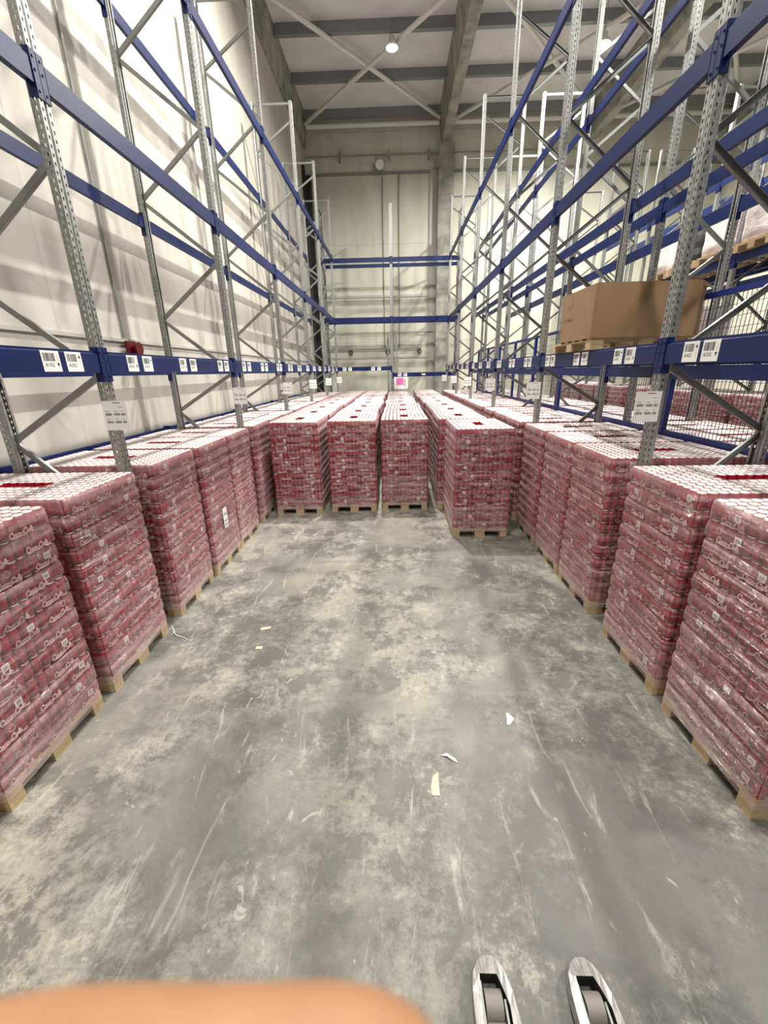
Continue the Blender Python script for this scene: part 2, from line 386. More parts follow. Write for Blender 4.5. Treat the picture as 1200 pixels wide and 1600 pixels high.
# ------------------------------------------------------------ script print on the packs
def arc(cx, cy, rx, ry, a0, a1, n=10):
    return [(cx+rx*cos(radians(a0+(a1-a0)*i/n)), cy+ry*sin(radians(a0+(a1-a0)*i/n))) for i in range(n+1)]
def script():
    st = []; x = 0.0
    def bigC(x): return [arc(x+.42, .5, .40, .50, 50, 300, 12)+[(x+.80, .10), (x+1.0, .18)], [(x+.62, .88), (x+.75, .70), (x+.62, .62)]]
    def o(x): return [arc(x+.2, .26, .19, .26, 0, 360, 12), [(x+.36, .30), (x+.5, .22)]]
    def c(x): return [arc(x+.2, .26, .19, .26, 50, 310, 10)+[(x+.5, .14)]]
    def a(x): return [arc(x+.2, .26, .19, .26, 0, 360, 12), [(x+.39, .5), (x+.39, .06), (x+.52, .04)]]
    def l(x): return [[(x, .1)]+arc(x+.12, .75, .10, .28, -30, 190, 8)+[(x+.06, .12), (x+.22, .02)]]
    st += bigC(0); st += o(.92); st += c(1.42); st += a(1.90); st += [[(2.5, .32), (2.85, .34)]]
    st += bigC(2.95); st += o(3.86); st += l(4.42); st += a(4.60)
    st += [[(.5, .02), (1.2, -.18), (2.4, -.16), (3.3, .02)]]
    return st
LOGO = []
for s_ in script():
    for i in range(len(s_)-1):
        LOGO.append((s_[i], s_[i+1]))
def put_logo(b, P, U, V, W, mi):    # P lower-left, U right unit, V up unit, W width
    k = W/5.2
    for (x0, y0), (x1, y1) in LOGO:
        a = Vector((x0+.25*y0, y0)); c = Vector((x1+.25*y1, y1)); d = c-a
        if d.length < 1e-4: continue
        n = Vector((-d.y, d.x)).normalized()*.10; e = d.normalized()*.03
        q = [a-n-e, c-n+e, c+n+e, a+n-e]
        b.add([P+U*p.x*k+V*p.y*k for p in q], [(0, 1, 2, 3)], mi)
def put_disc(b, P, U, V, r, mi, n=12): b.add([P+U*r*cos(2*pi*i/n)+V*r*sin(2*pi*i/n) for i in range(n)], [tuple(range(n))], mi)

# ------------------------------------------------------------ layers of cans
NX, NY, PCH, LH = 18, 12, .0672, .1225
HX, HY = NX*PCH/2, NY*PCH/2
CANP = [(.024, 0), (.0325, .009), (.0325, .092), (.0268, .108), (.0275, .1150), (.0235, .1125)]
CANM = [0, 0, 0, 1, 1, 1]
def slot(i, j): return j in (5, 6) and 6 <= i <= 11
def layer_mesh(seed, top=False):
    r = random.Random(seed); b = MB()
    for i in range(NX):
        for j in range(NY):
            edge = i in (0, NX-1) or j in (0, NY-1)
            if not edge and not top: continue
            if top and slot(i, j): continue
            b.lathe((-HX+PCH*(i+.5), -HY+PCH*(j+.5), .002), CANP, 10 if edge else 8, mis=CANM, ph=r.random())
    if not top: b.box(-HX+PCH*.6, HX-PCH*.6, -HY+PCH*.6, HY-PCH*.6, 0, LH, 2)
    else: b.box(-HX+PCH, HX-PCH, -HY+PCH, HY-PCH, 0, .004, 2)
    # printed pack film: script, discs and barcode stickers on each pack face
    for side in range(4):
        if side % 2 == 0: U, Nn, half, dist = Vector((1, 0, 0)), Vector((0, -1, 0)), HX, HY
        else: U, Nn, half, dist = Vector((0, 1, 0)), Vector((1, 0, 0)), HY, HX
        if side >= 2: U, Nn = -U, -Nn
        V = Vector((0, 0, 1)); packs = (.403 if (side+seed) % 2 else .269)
        n = max(2, round(2*half/packs))
        lab = r.choice([None]+list(range(n))+list(range(n)))
        for k in range(n):
            c0 = -half+2*half*(k+.5)/n; P = Nn*(dist+.0015)
            w_ = min(.17, 2*half/n*.62)
            o_ = r.uniform(-.03, .03)
            put_logo(b, P+U*(c0+o_-w_*.5)+V*.004, U, V, w_, 3)
            if r.random() < .6: put_disc(b, P+U*(c0+o_+r.uniform(-.05, .05))+V*.064, U, V, .026, 4)
            if r.random() < .5:
                x_ = c0+o_+r.uniform(-.09, .09)
                for q in range(8):
                    a0 = 2*pi*q/8; a1 = a0+.8
                    b.add([P+U*(x_+.018*cos(a))+V*(.07+.018*sin(a)) + (U*cos(a)+V*sin(a))*s_*.003 for a, s_ in ((a0, 0), (a1, 0), (a1, 1), (a0, 1))], [(0, 1, 2, 3)], 3)
            if k == lab:
                x_ = c0+r.uniform(-.06, .06); Pz = P+Nn*.0015+U*x_+V*.062
                b.quad(Pz, U*.024, V*.021, 5)
                for q in range(7): b.quad(Pz+Nn*.0006+U*(-.0135+q*.0045), U*.0012, V*.012, 6)
            # vertical pack seam
            b.quad(P+U*(-half+2*half*(k+1)/n)+V*.06, U*.003, V*.055, 4)
    return b.mesh('can_layer', [M['can'], M['lid'], M['canin'], M['logo'], M['discm'], M['label'], M['ink_grey']])
LAY = [layer_mesh(s) for s in range(5)]
TOP = [layer_mesh(s, True) for s in (11, 12)]

def wrap_mesh(nl, seed):
    r = random.Random(seed); b = MB(); cr = .035; prof = []
    for k in range(4):
        cx, cy = ((1, 1), (-1, 1), (-1, -1), (1, -1))[k]
        for q in range(4):
            a = pi/2*k+pi/2*q/3; prof.append((cx*(HX+.004-cr)+cr*cos(a), cy*(HY+.004-cr)+cr*sin(a), cos(a), sin(a)))
        nx_, ny_ = ((0, 1), (-1, 0), (0, -1), (1, 0))[k]
        s0 = prof[-1]; c2 = ((-1, 1), (-1, -1), (1, -1), (1, 1))[k]
        e = (c2[0]*(HX+.004-cr)+cr*nx_, c2[1]*(HY+.004-cr)+cr*ny_)
        m_ = 14 if k % 2 == 0 else 10
        for q in range(1, m_): prof.append((s0[0]+(e[0]-s0[0])*q/m_, s0[1]+(e[1]-s0[1])*q/m_, nx_, ny_))
    n = len(prof); zs = [(.085, .004), (.125, .004), (.144, .002)]
    for k in range(nl):
        z = .144+k*LH; off = r.uniform(-.002, .007)
        zs += [(z+.012, .003+off), (z+.055, .006+off), (z+.098, .003+off), (z+LH-.001, -.012)]
    zs[-1] = (.144+nl*LH-.004, -.012)
    ph = [r.uniform(0, 6.28) for _ in range(4)]
    for zi, (z, of) in enumerate(zs):
        for i, (x, y, nx_, ny_) in enumerate(prof):
            j = of + .0025*sin(i*.9+ph[0]+z*9)*sin(z*31+ph[1]) + r.uniform(0, .002)
            b.v.append((x+nx_*j, y+ny_*j, z))
    for k in range(len(zs)-1):
        for i in range(n):
            b.f.append((k*n+i, k*n+(i+1) % n, (k+1)*n+(i+1) % n, (k+1)*n+i)); b.mi.append(0); b.sm.append(True)
    # film over the top, open above the slot
    z = .144+nl*LH-.002; xs = [-HX+.01]+[-HX+PCH*i for i in range(1, NX)]+[HX-.01]; ys = [-HY+.01]+[-HY+PCH*i for i in range(1, NY)]+[HY-.01]
    o = len(b.v)
    for jy, yy in enumerate(ys):
        for ix, xx in enumerate(xs):
            e = ix in (0, NX) or jy in (0, NY)
            b.v.append((xx, yy, z-(.004 if e else r.uniform(0, .0025))))
    for jy in range(NY):
        for ix in range(NX):
            if slot(ix, jy): continue
            a = o+jy*(NX+1)+ix
            b.f.append((a, a+1, a+NX+2, a+NX+1)); b.mi.append(1); b.sm.append(True)
    return b.mesh('stretch_wrap', [M['film'], M['topfilm']])
WRAP = {12: [wrap_mesh(12, s) for s in (1, 2, 3)], 14: [wrap_mesh(14, 5)]}
NSTACK = 0
def stack(x, y, rz, label, group, nl=12, name='can_pallet'):
    global NSTACK; NSTACK += 1
    r = random.Random(NSTACK*31)
    t = thing(name, label, 'pallet of drinks', (x, y, 0), rz+r.uniform(-.006, .006), group)
    ob('wooden_pallet', PAL, t, (0, 0, 0), 0)
    for k in range(nl):
        last = k == nl-1
        o = ob('can_layer', r.choice(TOP if last else LAY), t, (r.uniform(-.003, .003), r.uniform(-.003, .003), .144+k*LH), 0)
        if r.random() < .5: o.rotation_euler.z = pi
        if last: o.location.x = o.location.y = 0; o.rotation_euler.z = 0
    ob('stretch_wrap', r.choice(WRAP[nl]), t)
    return t
BAY, YL, YR = 2.834, 3.425, 3.465
Gs = {'L': 'shrink-wrapped drink pallets under the left rack', 'R': 'shrink-wrapped drink pallets under the right rack',
      'C': 'shrink-wrapped drink pallets in the middle block', 'B': 'shrink-wrapped drink pallets behind the wire guard', 'D': 'tall shrink-wrapped drink pallets under the far right rack'}
XLs, XRs = -2.246-.6, 1.94+.6
ys = [.72, 1.610, 2.545]
for k in range(0, 5):
    p = YL+k*BAY; ys += [p+.185, p+1.085, p+1.945] if k == 0 else [p+.14+R.uniform(0, .04), p+1.05+R.uniform(-.02, .03), p+1.945]
left_stacks = []
for i, y in enumerate(ys):
    l = ['red shrink-wrapped can pallet cut off by the left edge of the photo', 'red can pallet, second from the viewer, along the left rack', 'red can pallet in the left row just in front of the first rack post'][i] if i < 3 else \
        'red shrink-wrapped can pallet, %s from the viewer in the left rack row' % NUM[i]
    if i == 4: l = 'red can pallet in the left rack row with a white paper sheet on its front'
    left_stacks.append(stack(XLs + (R.uniform(0, .03) if i > 2 else 0), y+.4, 0, l, Gs['L']))
ys = [1.627, 2.541]
for k in range(0, 5):
    p = YR+k*BAY; ys += [p+.182, p+1.048, p+1.945] if k == 0 else [p+.13+R.uniform(0, .04), p+1.04+R.uniform(-.02, .03), p+1.95]
for i, y in enumerate(ys):
    l = ['large red can pallet cut off by the right edge, nearest of the right row', 'red can pallet right behind the nearest one in the right rack row'][i] if i < 2 else \
        'red shrink-wrapped can pallet, %s from the viewer in the right rack row' % NUM[i]
    stack(XRs + (0 if i < 5 else R.uniform(-.04, .005)), y+.4, pi, l, Gs['R'])
# middle block: four columns, long side along the aisle
cols = [(-1.715, 6.83, 'leftmost'), (-.75, 6.92, 'second from left'), (.155, 7.02, 'third from left'), (1.14, 7.03, 'rightmost')]
for ci, (x, y0, nm) in enumerate(cols):
    for i in range(8 if ci == 2 else 9):
        l = 'red can pallet, %s in the %s column of the middle block' % ('front one' if i == 0 else NUM[i], nm)
        stack(x+(0 if i == 0 else R.uniform(-.035, .035)), y0+.6+i*1.252, pi/2, l, Gs['C'])
stack(1.245, 5.72+.6-.005, pi/2, 'red can pallet standing alone in front of the middle block, forward of its rightmost column', Gs['C'])
# ------------------------------------------------------------ racking
H = 8.34
def post_mesh():
    b = MB(); W, D = .05, .07; zh = .05; n = int(H/zh)
    # front web at x=+0 facing +x; groove between two hole columns; flanges go to -x
    def strip(pt, y0, y1, yc, hw, z, hh0, hh1, flip=False):
        # one 50 mm cell with a slot: outer rect y0..y1, hole centred yc
        za, zb = z, z+zh; ha, hb = z+.014, z+.036
        o = [(y0, za), (y1, za), (y1, zb), (y0, zb)]
        h = [(yc-hw*.6, ha), (yc+hw*.6, ha), (yc+hw, hb), (yc-hw, hb)]
        fs = [(0, 1, 5, 4), (1, 2, 6, 5), (2, 3, 7, 6), (3, 0, 4, 7)]
        if flip: fs = [f[::-1] for f in fs]
        b.add([pt(*q) for q in o+h], fs)
    for k in range(n):
        z = k*zh
        strip(lambda y, zz: (0, y, zz), -W, -.012, -.031, .0075, z, 0, 0)
        strip(lambda y, zz: (0, y, zz), .012, W, .031, .0075, z, 0, 0)
        for sg in (-1, 1):
            strip(lambda y, zz: (-y, sg*W, zz), 0, .045, .024, .006, z, 0, 0, sg > 0)
    top = n*zh
    prof = [(0, -.012), (-.009, -.007), (-.009, .007), (0, .012)]
    for a, c in zip(prof[:-1], prof[1:]): b.add([(a[0], a[1], 0), (c[0], c[1], 0), (c[0], c[1], top), (a[0], a[1], top)], [(0, 1, 2, 3)])
    for sg in (-1, 1):
        pr_ = [(-.045, sg*W), (-.055, sg*.040), (-D, sg*.040), (-D, sg*.018)]
        for a, c in zip(pr_[:-1], pr_[1:]): b.add([(a[0], a[1], 0), (c[0], c[1], 0), (c[0], c[1], top), (a[0], a[1], top)], [(0, 1, 2, 3)])
    return b.mesh('post', [M['galv']])
POST = post_mesh()
b = MB(); b.box(-.10, .03, -.052, .052, 0, .006); b.box(-.085, .004, -.055, .055, .006, .06); FOOT = b.mesh('foot_plate', [M['galv']])
FN = [.98, 2.40, 3.82, 5.25, 6.67, 7.95]; RN = [.32, 1.86, 3.12, 4.53, 5.96, 7.35]
def chan(a, c):   # C-channel bar between two points in the frame plane
    b = MB(); a = Vector(a); c = Vector(c); d = (c-a).normalized(); yv = Vector((0, 1, 0)); s = d.cross(yv)
    pts = [s*.022+yv*.015, s*.022-yv*.012, -s*.022-yv*.012, -s*.022+yv*.015]
    for p, q in zip(pts[:-1], pts[1:]): b.bar(a+(p+q)/2, c+(p+q)/2, .003, max((p-q).length, .003), (p-q).normalized())
    return b.mesh('brace', [M['brace']])
DEPTH = .98
BR = []
nodes = []
for k in range(6): nodes += [(-DEPTH+.035, RN[k]), (-.035, FN[k])]
for p, q in zip(nodes[:-1], nodes[1:]): BR.append(chan((p[0], 0, p[1]), (q[0], 0, q[1])))
BR.append(chan((-DEPTH+.035, 0, H-.08), (-.035, 0, H-.08)))
BR.append(chan((-DEPTH+.035, 0, .12), (-.035, 0, .12)))
def frame(x, y, rz, label, group, dark=False):
    t = thing('rack_frame', label, 'rack upright', (x, y, 0), rz, group)
    ob('post', POST, t); ob('post', POST, t, (-DEPTH, 0, 0), pi)
    ob('foot_plate', FOOT, t); ob('foot_plate', FOOT, t, (-DEPTH, 0, 0), pi)
    for m_ in BR: ob('brace', m_, t)
    return t
def beam_mesh(Lh, h):
    # stepped box section along y, outer face at x=+.0 , 45 deep
    b = MB(); pr_ = [(-.045, -h/2), (0, -h/2), (0, h/2-.022), (-.014, h/2-.016), (-.014, h/2), (-.045, h/2)]
    n = len(pr_); y0, y1 = .055, Lh-.055
    b.add([(p[0], y, p[1]) for y in (y0, y1) for p in pr_], [(i, n+i, n+(i+1) % n, (i+1) % n) for i in range(n)]+[tuple(range(n)), tuple(range(n, 2*n))[::-1]])
    return b.mesh('rail', [M['blue']])
def conn_mesh(sg):
    b = MB(); y0, y1 = sorted((sg*.003, sg*.058))
    b.box(.001, .008, y0, y1, -.15, .11)                 # plate on the front web
    ya, yb = sorted((sg*.052, sg*.058)); b.box(-.05, .008, ya, yb, -.15, .11)   # flange beside the post
    for z in (-.11, .0, .07): b.tube((.008, sg*.03, z), (.014, sg*.03, z), .008, 8)
    return b.mesh('connector', [M['blue']])
CONN = {1: conn_mesh(1), -1: conn_mesh(-1)}
BM = {}
def beam(x, y0, Lh, z, rz, h, label, group, name='rack_beam'):
    """beam runs along local +y from (x,y0); rz rotates about that point"""
    key = (round(Lh, 3), h)
    if key not in BM: BM[key] = beam_mesh(Lh, h)
    t = thing(name, label, 'rack beam', (x, y0, z), rz, group)
    ob('rail', BM[key], t, (.003, 0, 0)); ob('connector', CONN[1], t); ob('connector', CONN[-1], t, (0, Lh, 0))
    return t
# barcode location labels
def text_mesh(txt, size):
    c = bpy.data.curves.new('t', 'FONT'); c.body = txt; c.size = size; c.align_x = 'CENTER'; c.resolution_u = 2
    o = bpy.data.objects.new('t', c); COL.objects.link(o)
    dg = bpy.context.evaluated_depsgraph_get(); me = bpy.data.meshes.new_from_object(o.evaluated_get(dg))
    bpy.data.objects.remove(o); return me
def label_mesh(txt, down, seed, w_=.155, h_=.135):
    # lies in the local y-z plane facing +x, y to the reader's right
    b = MB(); b.box(0, .0012, -w_/2, w_/2, -h_/2, h_/2, 0); r = random.Random(seed); X = .0018
    y = -w_/2+.014
    while y < w_/2-.048:
        q = r.choice((.0015, .0025, .0045)); b.add([(X, y, .0), (X, y+q, .0), (X, y+q, .052), (X, y, .052)], [(0, 1, 2, 3)], 1); y += q+r.choice((.0018, .003, .004))
    ya = w_/2-.022
    if down: b.add([(X, ya-.012, -.012), (X, ya, -.036), (X, ya+.012, -.012)], [(0, 1, 2)], 1)
    else: b.add([(X, ya-.012, .026), (X, ya+.012, .026), (X, ya, .050)], [(0, 1, 2)], 1)
    if down: b.add([(X, ya-.001, -.012), (X, ya+.001, -.012), (X, ya+.001, .05), (X, ya-.001, .05)], [(0, 1, 2, 3)], 2)
    else: b.add([(X, ya-.001, -.035), (X, ya+.001, -.035), (X, ya+.001, .026), (X, ya-.001, .026)], [(0, 1, 2, 3)], 2)
    tm = text_mesh(txt, .036)
    b.add([(X, v.co.x-.02, v.co.y-.036) for v in tm.vertices], [tuple(p.vertices) for p in tm.polygons], 1)
    me = b.mesh('location_label', [M['white'], M['ink'], M['ink_grey']]); bpy.data.meshes.remove(tm); return me
def sheet_mesh(seed):
    w_, h_ = .20, .235; b = MB(); r = random.Random(seed); b.box(-w_/2, w_/2, -.0015, 0, -h_/2, h_/2, 0); Y = -.0022
    def rct(x0, x1, z0, z1, mi=1): b.add([(x0, Y, z0), (x1, Y, z0), (x1, Y, z1), (x0, Y, z1)], [(0, 1, 2, 3)], mi)
    rct(-.01, .055, .100, .105); rct(.03, .07, .066, .069, 2)
    for row in range(2):
        z = .02-row*.062
        for x0 in (-.082, -.012, .05):
            wd = .05 if x0 < .04 else .028
            x = x0
            while x < x0+wd: q = r.choice((.0015, .003)); rct(x, x+q, z-.018, z); x += q+.0018
            rct(x0, x0+wd*.5, z+.016, z+.019, 2); rct(x0+.01, x0+wd*.7, z+.009, z+.011, 2)
    return b.mesh('location_sheet', [M['white'], M['ink'], M['ink_grey']])
SHEET = [sheet_mesh(s) for s in range(3)]
ORD = lambda k: NUM[k]
Z1, Z2, Z3 = 2.49, 4.28, 6.44
XF_L, XF_R = -2.335, 2.075
rows = [  # key, front x, facing rz, y0, name, levels front, levels rear
    ('left rack', XF_L, 0, YL, 0, -1, 5), ('right rack', XF_R, pi, YR, 0, -1, 5), ('rack behind the wire guard', 4.40, 0, YR, 0, 0, 5),
    ('far right rack', 6.50, pi, YR, 0, 0, 5), ('outermost right rack', 8.75, 0, YR, 0, 0, 5)]
frames = {}
for ri, (nm, xf, rz, y0, _, k0, k1) in enumerate(rows):
    sg = 1 if rz == 0 else -1
    xr = xf-sg*DEPTH
    for k in range(k0, k1+1):
        if k == -1: lb = 'galvanised perforated frame of the %s beside the viewer' % nm
        else: lb = 'galvanised perforated frame, %s from the viewer in the %s' % (ORD(k), nm)
        t = frame(xf, y0+k*BAY, rz, lb, 'upright frames of the '+nm); frames[(ri, k)] = t
        if ri < 2 and k >= 0:
            s = ob('location_sheet', SHEET[k % 3], t)
            s.location = (.045 if ri == 0 else .07, -sg*.064, 2.075); s.rotation_euler = (0, 0, 0 if ri == 0 else pi)
            s['label'] = 'white paper sheet with small barcodes taped to the post'
    for k in range(k0, k1):
        ya = y0+k*BAY
        bayname = 'nearest bay' if k == -1 else '%s bay' % ORD(k)
        lv = [(Z1, 'lower', 1), (Z2, 'middle', 2), (Z3, 'upper', 3)]
        if ri == 1: lv[0] = (2.475, 'lower', 1)
        for z, zn, li in lv:
            for side in ('front', 'rear'):
                x_, hh, zz = xf, .16, z
                if side == 'rear': x_ = xr; hh = .13; zz = z-(.16 if li == 1 and ri == 1 else .04 if li == 1 else 0)
                out = 1 if side == 'front' else -1
                rot = 0 if sg*out > 0 else pi
                yy = ya if rot == 0 else ya+BAY
                side_n = 'aisle side' if side == 'front' else 'rear side'
                t = beam(x_, yy, BAY, zz, rot, hh, 'blue %s %s beam, %s, %s' % (zn, side_n, bayname, nm), 'blue beams of the '+nm)
                if ri < 2 and li == 1 and side == 'front':
                    offs = [(.375, .61), (1.29, 1.53), (2.30, 2.51)] if ri == 0 else [(.435, .64), (1.35, 1.56), (2.30, 2.49)]
                    for q, (oa, oc) in enumerate(offs):
                        for e, o_ in enumerate((oa, oc)):
                            if ri == 0:
                                num = 2-3*k*0; txt = 'A%d%02d' % ((1, 3)[e], 2+(k+1)*3+(q-2)); dn = e == 0; yl = o_
                            else:
                                txt = 'A%d%02d' % ((2, 4)[e], 2+(k+1)*3+(q-2)); dn = e == 0; yl = BAY-o_
                            if k == -1 and q < 2: continue
                            lo_ = ob('location_label', label_mesh(txt, dn, k*7+q*2+e), t, (.004, yl, -.004))
                            lo_['label'] = 'white barcode label with black arrow'
    # low rear rail
    if ri == 0:
        for k in range(k0, k1):
            t = thing('rear_rail', 'low blue rear rail by the wall at pallet top height, %s' % ('bay beside the viewer' if k == -1 else ORD(k)+' bay'), 'rack rail', (-3.525, y0+k*BAY, 1.60), 0, 'low rear rails of the '+nm)
            bq = MB(); bq.box(-.02, .02, .04, BAY-.04, -.03, .03); ob('rail', bq.mesh('rail', [M['blue']]), t)
            bq = MB(); bq.box(-.02, .10, -.04, .04, -.04, .05); ob('clamp', bq.mesh('clamp', [M['blue']]), t)
# cross rack at the far end (beams run across the aisle)
YB = 18.12; XB = [-2.87, -.125, 2.61]
names = ['left', 'middle', 'right']
for x, nme in zip(XB, names):
    frame(x, YB, -pi/2, 'galvanised frame at the %s of the rack across the far end' % nme, 'frames of the rack across the far end')
Lh = XB[1]-XB[0]
for i in range(2):
    for z, zn in ((Z1 if i == 0 else 2.23, 'lower'), (4.37, 'middle'), (6.47, 'upper')):
        for side in (0, 1):
            if side and zn == 'lower': continue
            Lx = XB[i+1]-XB[i]
            t = beam(XB[i] if side == 0 else XB[i+1], YB+(DEPTH if side else 0), Lx, z, -pi/2 if side == 0 else pi/2, .16 if side == 0 else .13,
                     'blue %s %s beam, %s half of the far end rack' % (zn, 'near' if side == 0 else 'far', ('left', 'right')[i]), 'beams of the rack across the far end')
            if side == 0 and zn == 'lower':
                for q, o_ in enumerate((.75, .98, 1.95, 2.2) if i == 0 else (.32, .55)):
                    lo_ = ob('location_label', label_mesh('A%d%02d' % (1+2*(q % 2), 18+i*2+q//2), q % 2 == 0, 90+q+i*9), t, (.004, o_, 0))
                if i == 1:
                    bq = MB(); bq.box(0, .002, -.08, .08, -.03, .03); ob('location_label', bq.mesh('location_label', [M['white']]), t, (.004, 1.32, 0))
# thin guard posts beside middle frame
for x, l in ((-.30, 'thin dark guard post left of the middle far frame'), (.06, 'thin dark guard post right of the middle far frame')):
    b = MB(); b.box(x-.025, x+.025, YB+1.02, YB+1.07, 0, 3.97); b.box(x-.06, x+.06, YB+.98, YB+1.11, 0, .01)
    tag(ob('guard_post', b.mesh('guard_post', [M['pipe']])), l, 'guard post')
# white board with pink print
t = thing('notice_board', 'white notice board with pink square hanging on the far rack over the pallets', 'sign', (.25, YB-.03, 1.9))
b = MB(); b.box(-.29, .29, -.012, 0, -.24, .23); ob('board', b.mesh('board', [M['white']]), t)
b = MB(); b.box(-.21, .12, -.014, -.0121, -.09, .19, 0); b.box(.15, .18, -.014, -.0121, -.15, .15, 1); ob('print', b.mesh('print', [M['pinkpaper'], M['ink_grey']]), t)

# ------------------------------------------------------------ wire guard between the back-to-back racks
t0 = thing('wire_guard', 'blue framed wire mesh guard between the back-to-back racks', 'mesh guard', (3.215, 0, 0))
py = [1.72+1.68*i for i in range(10)]
for y in py:
    b = MB(); b.box(-.025, .025, y-.045, y+.045, 0, 3.06); b.box(-.03, .03, y-.08, y+.08, 0, .01); ob('guard_upright', b.mesh('guard_upright', [M['blue_dark']]), t0)
for y0, y1 in zip(py[:-1], py[1:]):
    b = MB()
    for z, hh in ((1.60, .06), (3.02, .05), (2.30, .03)): b.box(-.015, .015, y0+.045, y1-.045, z, z+hh)
    ob('guard_rail', b.mesh('guard_rail', [M['blue_dark']]), t0)
    b = MB(); y = y0+.06
    while y < y1-.05: b.bar((.012, y, 1.60), (.012, y, 3.05), .004, .004); y += .05
    z = 1.62
    while z < 3.04: b.bar((.016, y0+.045, z), (.016, y1-.045, z), .004, .004); z += .10
    ob('wire_panel', b.mesh('wire_panel', [M['mesh_wire']]), t0)

# pallets in the racks beyond the guard
n_ = 0
for k in range(0, 5):
    for q, off in enumerate((.14, 1.04, 1.95)):
        stack(3.36+.6, YR+k*BAY+off+.4, 0, 'red can pallet beyond the wire guard, %s from the viewer' % NUM[n_], Gs['B']); n_ += 1
n_ = 0
for k in range(1, 5):
    for q, off in enumerate((.14, 1.04, 1.95)):
        stack(6.40+.6, YR+k*BAY+off+.4, pi, 'taller red can pallet across the next aisle, %s from the viewer' % NUM[n_], Gs['D'], 14); n_ += 1

# ------------------------------------------------------------ big carton on a pallet
ZT = 2.475+.08
t = thing('large_carton', 'large brown open carton lying across the lower beam of the right rack', 'box', (2.02, 4.62, ZT+.111), 0)
cx0, cx1, cy0, cy1, ch = 0, 1.16, 0, .98, .51
c_ = .13
ring = [(cx0, cy0+c_*.2), (cx0+c_*.2, cy0), (cx1-c_, cy0), (cx1, cy0+c_), (cx1, cy1-c_), (cx1-c_, cy1), (cx0+c_, cy1), (cx0, cy1-c_)]
b = MB(); n = len(ring); tk = .012
ctr = ((cx0+cx1)/2, (cy0+cy1)/2)
inn = [(p[0]+(ctr[0]-p[0])*.02, p[1]+(ctr[1]-p[1])*.02) for p in ring]
vs = [(p[0], p[1], 0) for p in ring]+[(p[0]+R.uniform(-.006, .006), p[1]+R.uniform(-.006, .006), ch) for p in ring]+[(p[0], p[1], ch) for p in inn]+[(p[0], p[1], .02) for p in inn]
fs = []
for i in range(n):
    j = (i+1) % n
    fs += [(i, j, n+j, n+i), (n+i, n+j, 2*n+j, 2*n+i), (2*n+i, 2*n+j, 3*n+j, 3*n+i)]
fs += [tuple(range(n))[::-1], tuple(range(3*n, 4*n))]
b.add(vs, fs); ob('carton_wall', b.mesh('carton_wall', [M['card']]), t)
# top closed slightly below the rim by folded flaps
b = MB(); b.box(cx0+.03, cx1-.03, cy0+.03, cy1-.03, ch-.05, ch-.035); ob('flap', b.mesh('flap', [M['card']]), t)
b = MB(); Xp = cx0-.002
for (yy, zz, ww) in ((.90, .42, .2), (.88, .34, .28), (.88, .22, .3), (.90, .12, .12)):
    k = 0
    while k < ww:
        q = R.uniform(.012, .03); b.add([(Xp, yy-k, zz), (Xp, yy-k-q, zz), (Xp, yy-k-q, zz+.03), (Xp, yy-k, zz+.03)], [(0, 1, 2, 3)]); k += q+.012
b.add([(Xp, .56, .36), (Xp, .553, .36), (Xp, .553, ch), (Xp, .56, ch)], [(0, 1, 2, 3)])
ob('carton_print', b.mesh('carton_print', [M['card_ink']]), t)
pt = thing('wooden_pallet', 'bare wooden pallet under the large brown carton', 'pallet', (2.60, 5.18, ZT), 0)
pb = MB()
for y0, y1 in ((-.54, -.44), (-.07, .07), (.44, .54)): pb.box(-.57, .57, y0, y1, 0, .018)
for x0, x1 in ((-.57, -.43), (-.07, .07), (.43, .57)):
    for y0, y1 in ((-.54, -.44), (-.07, .07), (.44, .54)): pb.box(x0, x1, y0, y1, .018, .078)
ob('stringer_blocks', pb.mesh('stringer_blocks', [M['wood']]), pt)
pb = MB()
for k in range(6): pb.box(-.57, .57, -.54+k*.196, -.54+k*.196+.10, .094, .110)
for x0, x1 in ((-.57, -.43), (-.07, .07), (.43, .57)): pb.box(x0, x1, -.54, .54, .078, .094)
ob('deck_boards', pb.mesh('deck_boards', [M['wood']]), pt)

# goods high in the far right racks
def bulk(x, y, z, wx, wy, h, mk, name, label, cat):
    t = thing(name, label, cat, (x, y, z)); b = MB()
    nx, nz = 10, 6; r = random.Random(int(x*100+y*10))
    # lumpy wrapped load: closed rounded box with sag
    prof = []
    for k in range(28):
        a = 2*pi*k/28; c, s = cos(a), sin(a); e = .28
        prof.append((abs(c)**e*(1 if c >= 0 else -1), abs(s)**e*(1 if s >= 0 else -1)))
    zs = [0, .05, .2, .4, .6, .8, .93, 1.0]; sc = [.97, 1, 1.01, .99, 1.01, 1, .97, .88]
    for q, (zz, s) in enumerate(zip(zs, sc)):
        for (px, py_) in prof:
            j = 1+r.uniform(-.015, .015); b.v.append((px*wx/2*s*j, py_*wy/2*s*j, .144+zz*h))
    n = len(prof)
    for q in range(len(zs)-1):
        for i in range(n): b.f.append((q*n+i, q*n+(i+1) % n, (q+1)*n+(i+1) % n, (q+1)*n+i)); b.mi.append(0); b.sm.append(mk == 'bulkfilm')
    b.f.append(tuple((len(zs)-1)*n+i for i in range(n))); b.mi.append(0); b.sm.append(False)
    ob('load', b.mesh('load', [M[mk]]), t); ob('wooden_pallet', PAL, t)
    return t
xg = 7.0
gi = 0
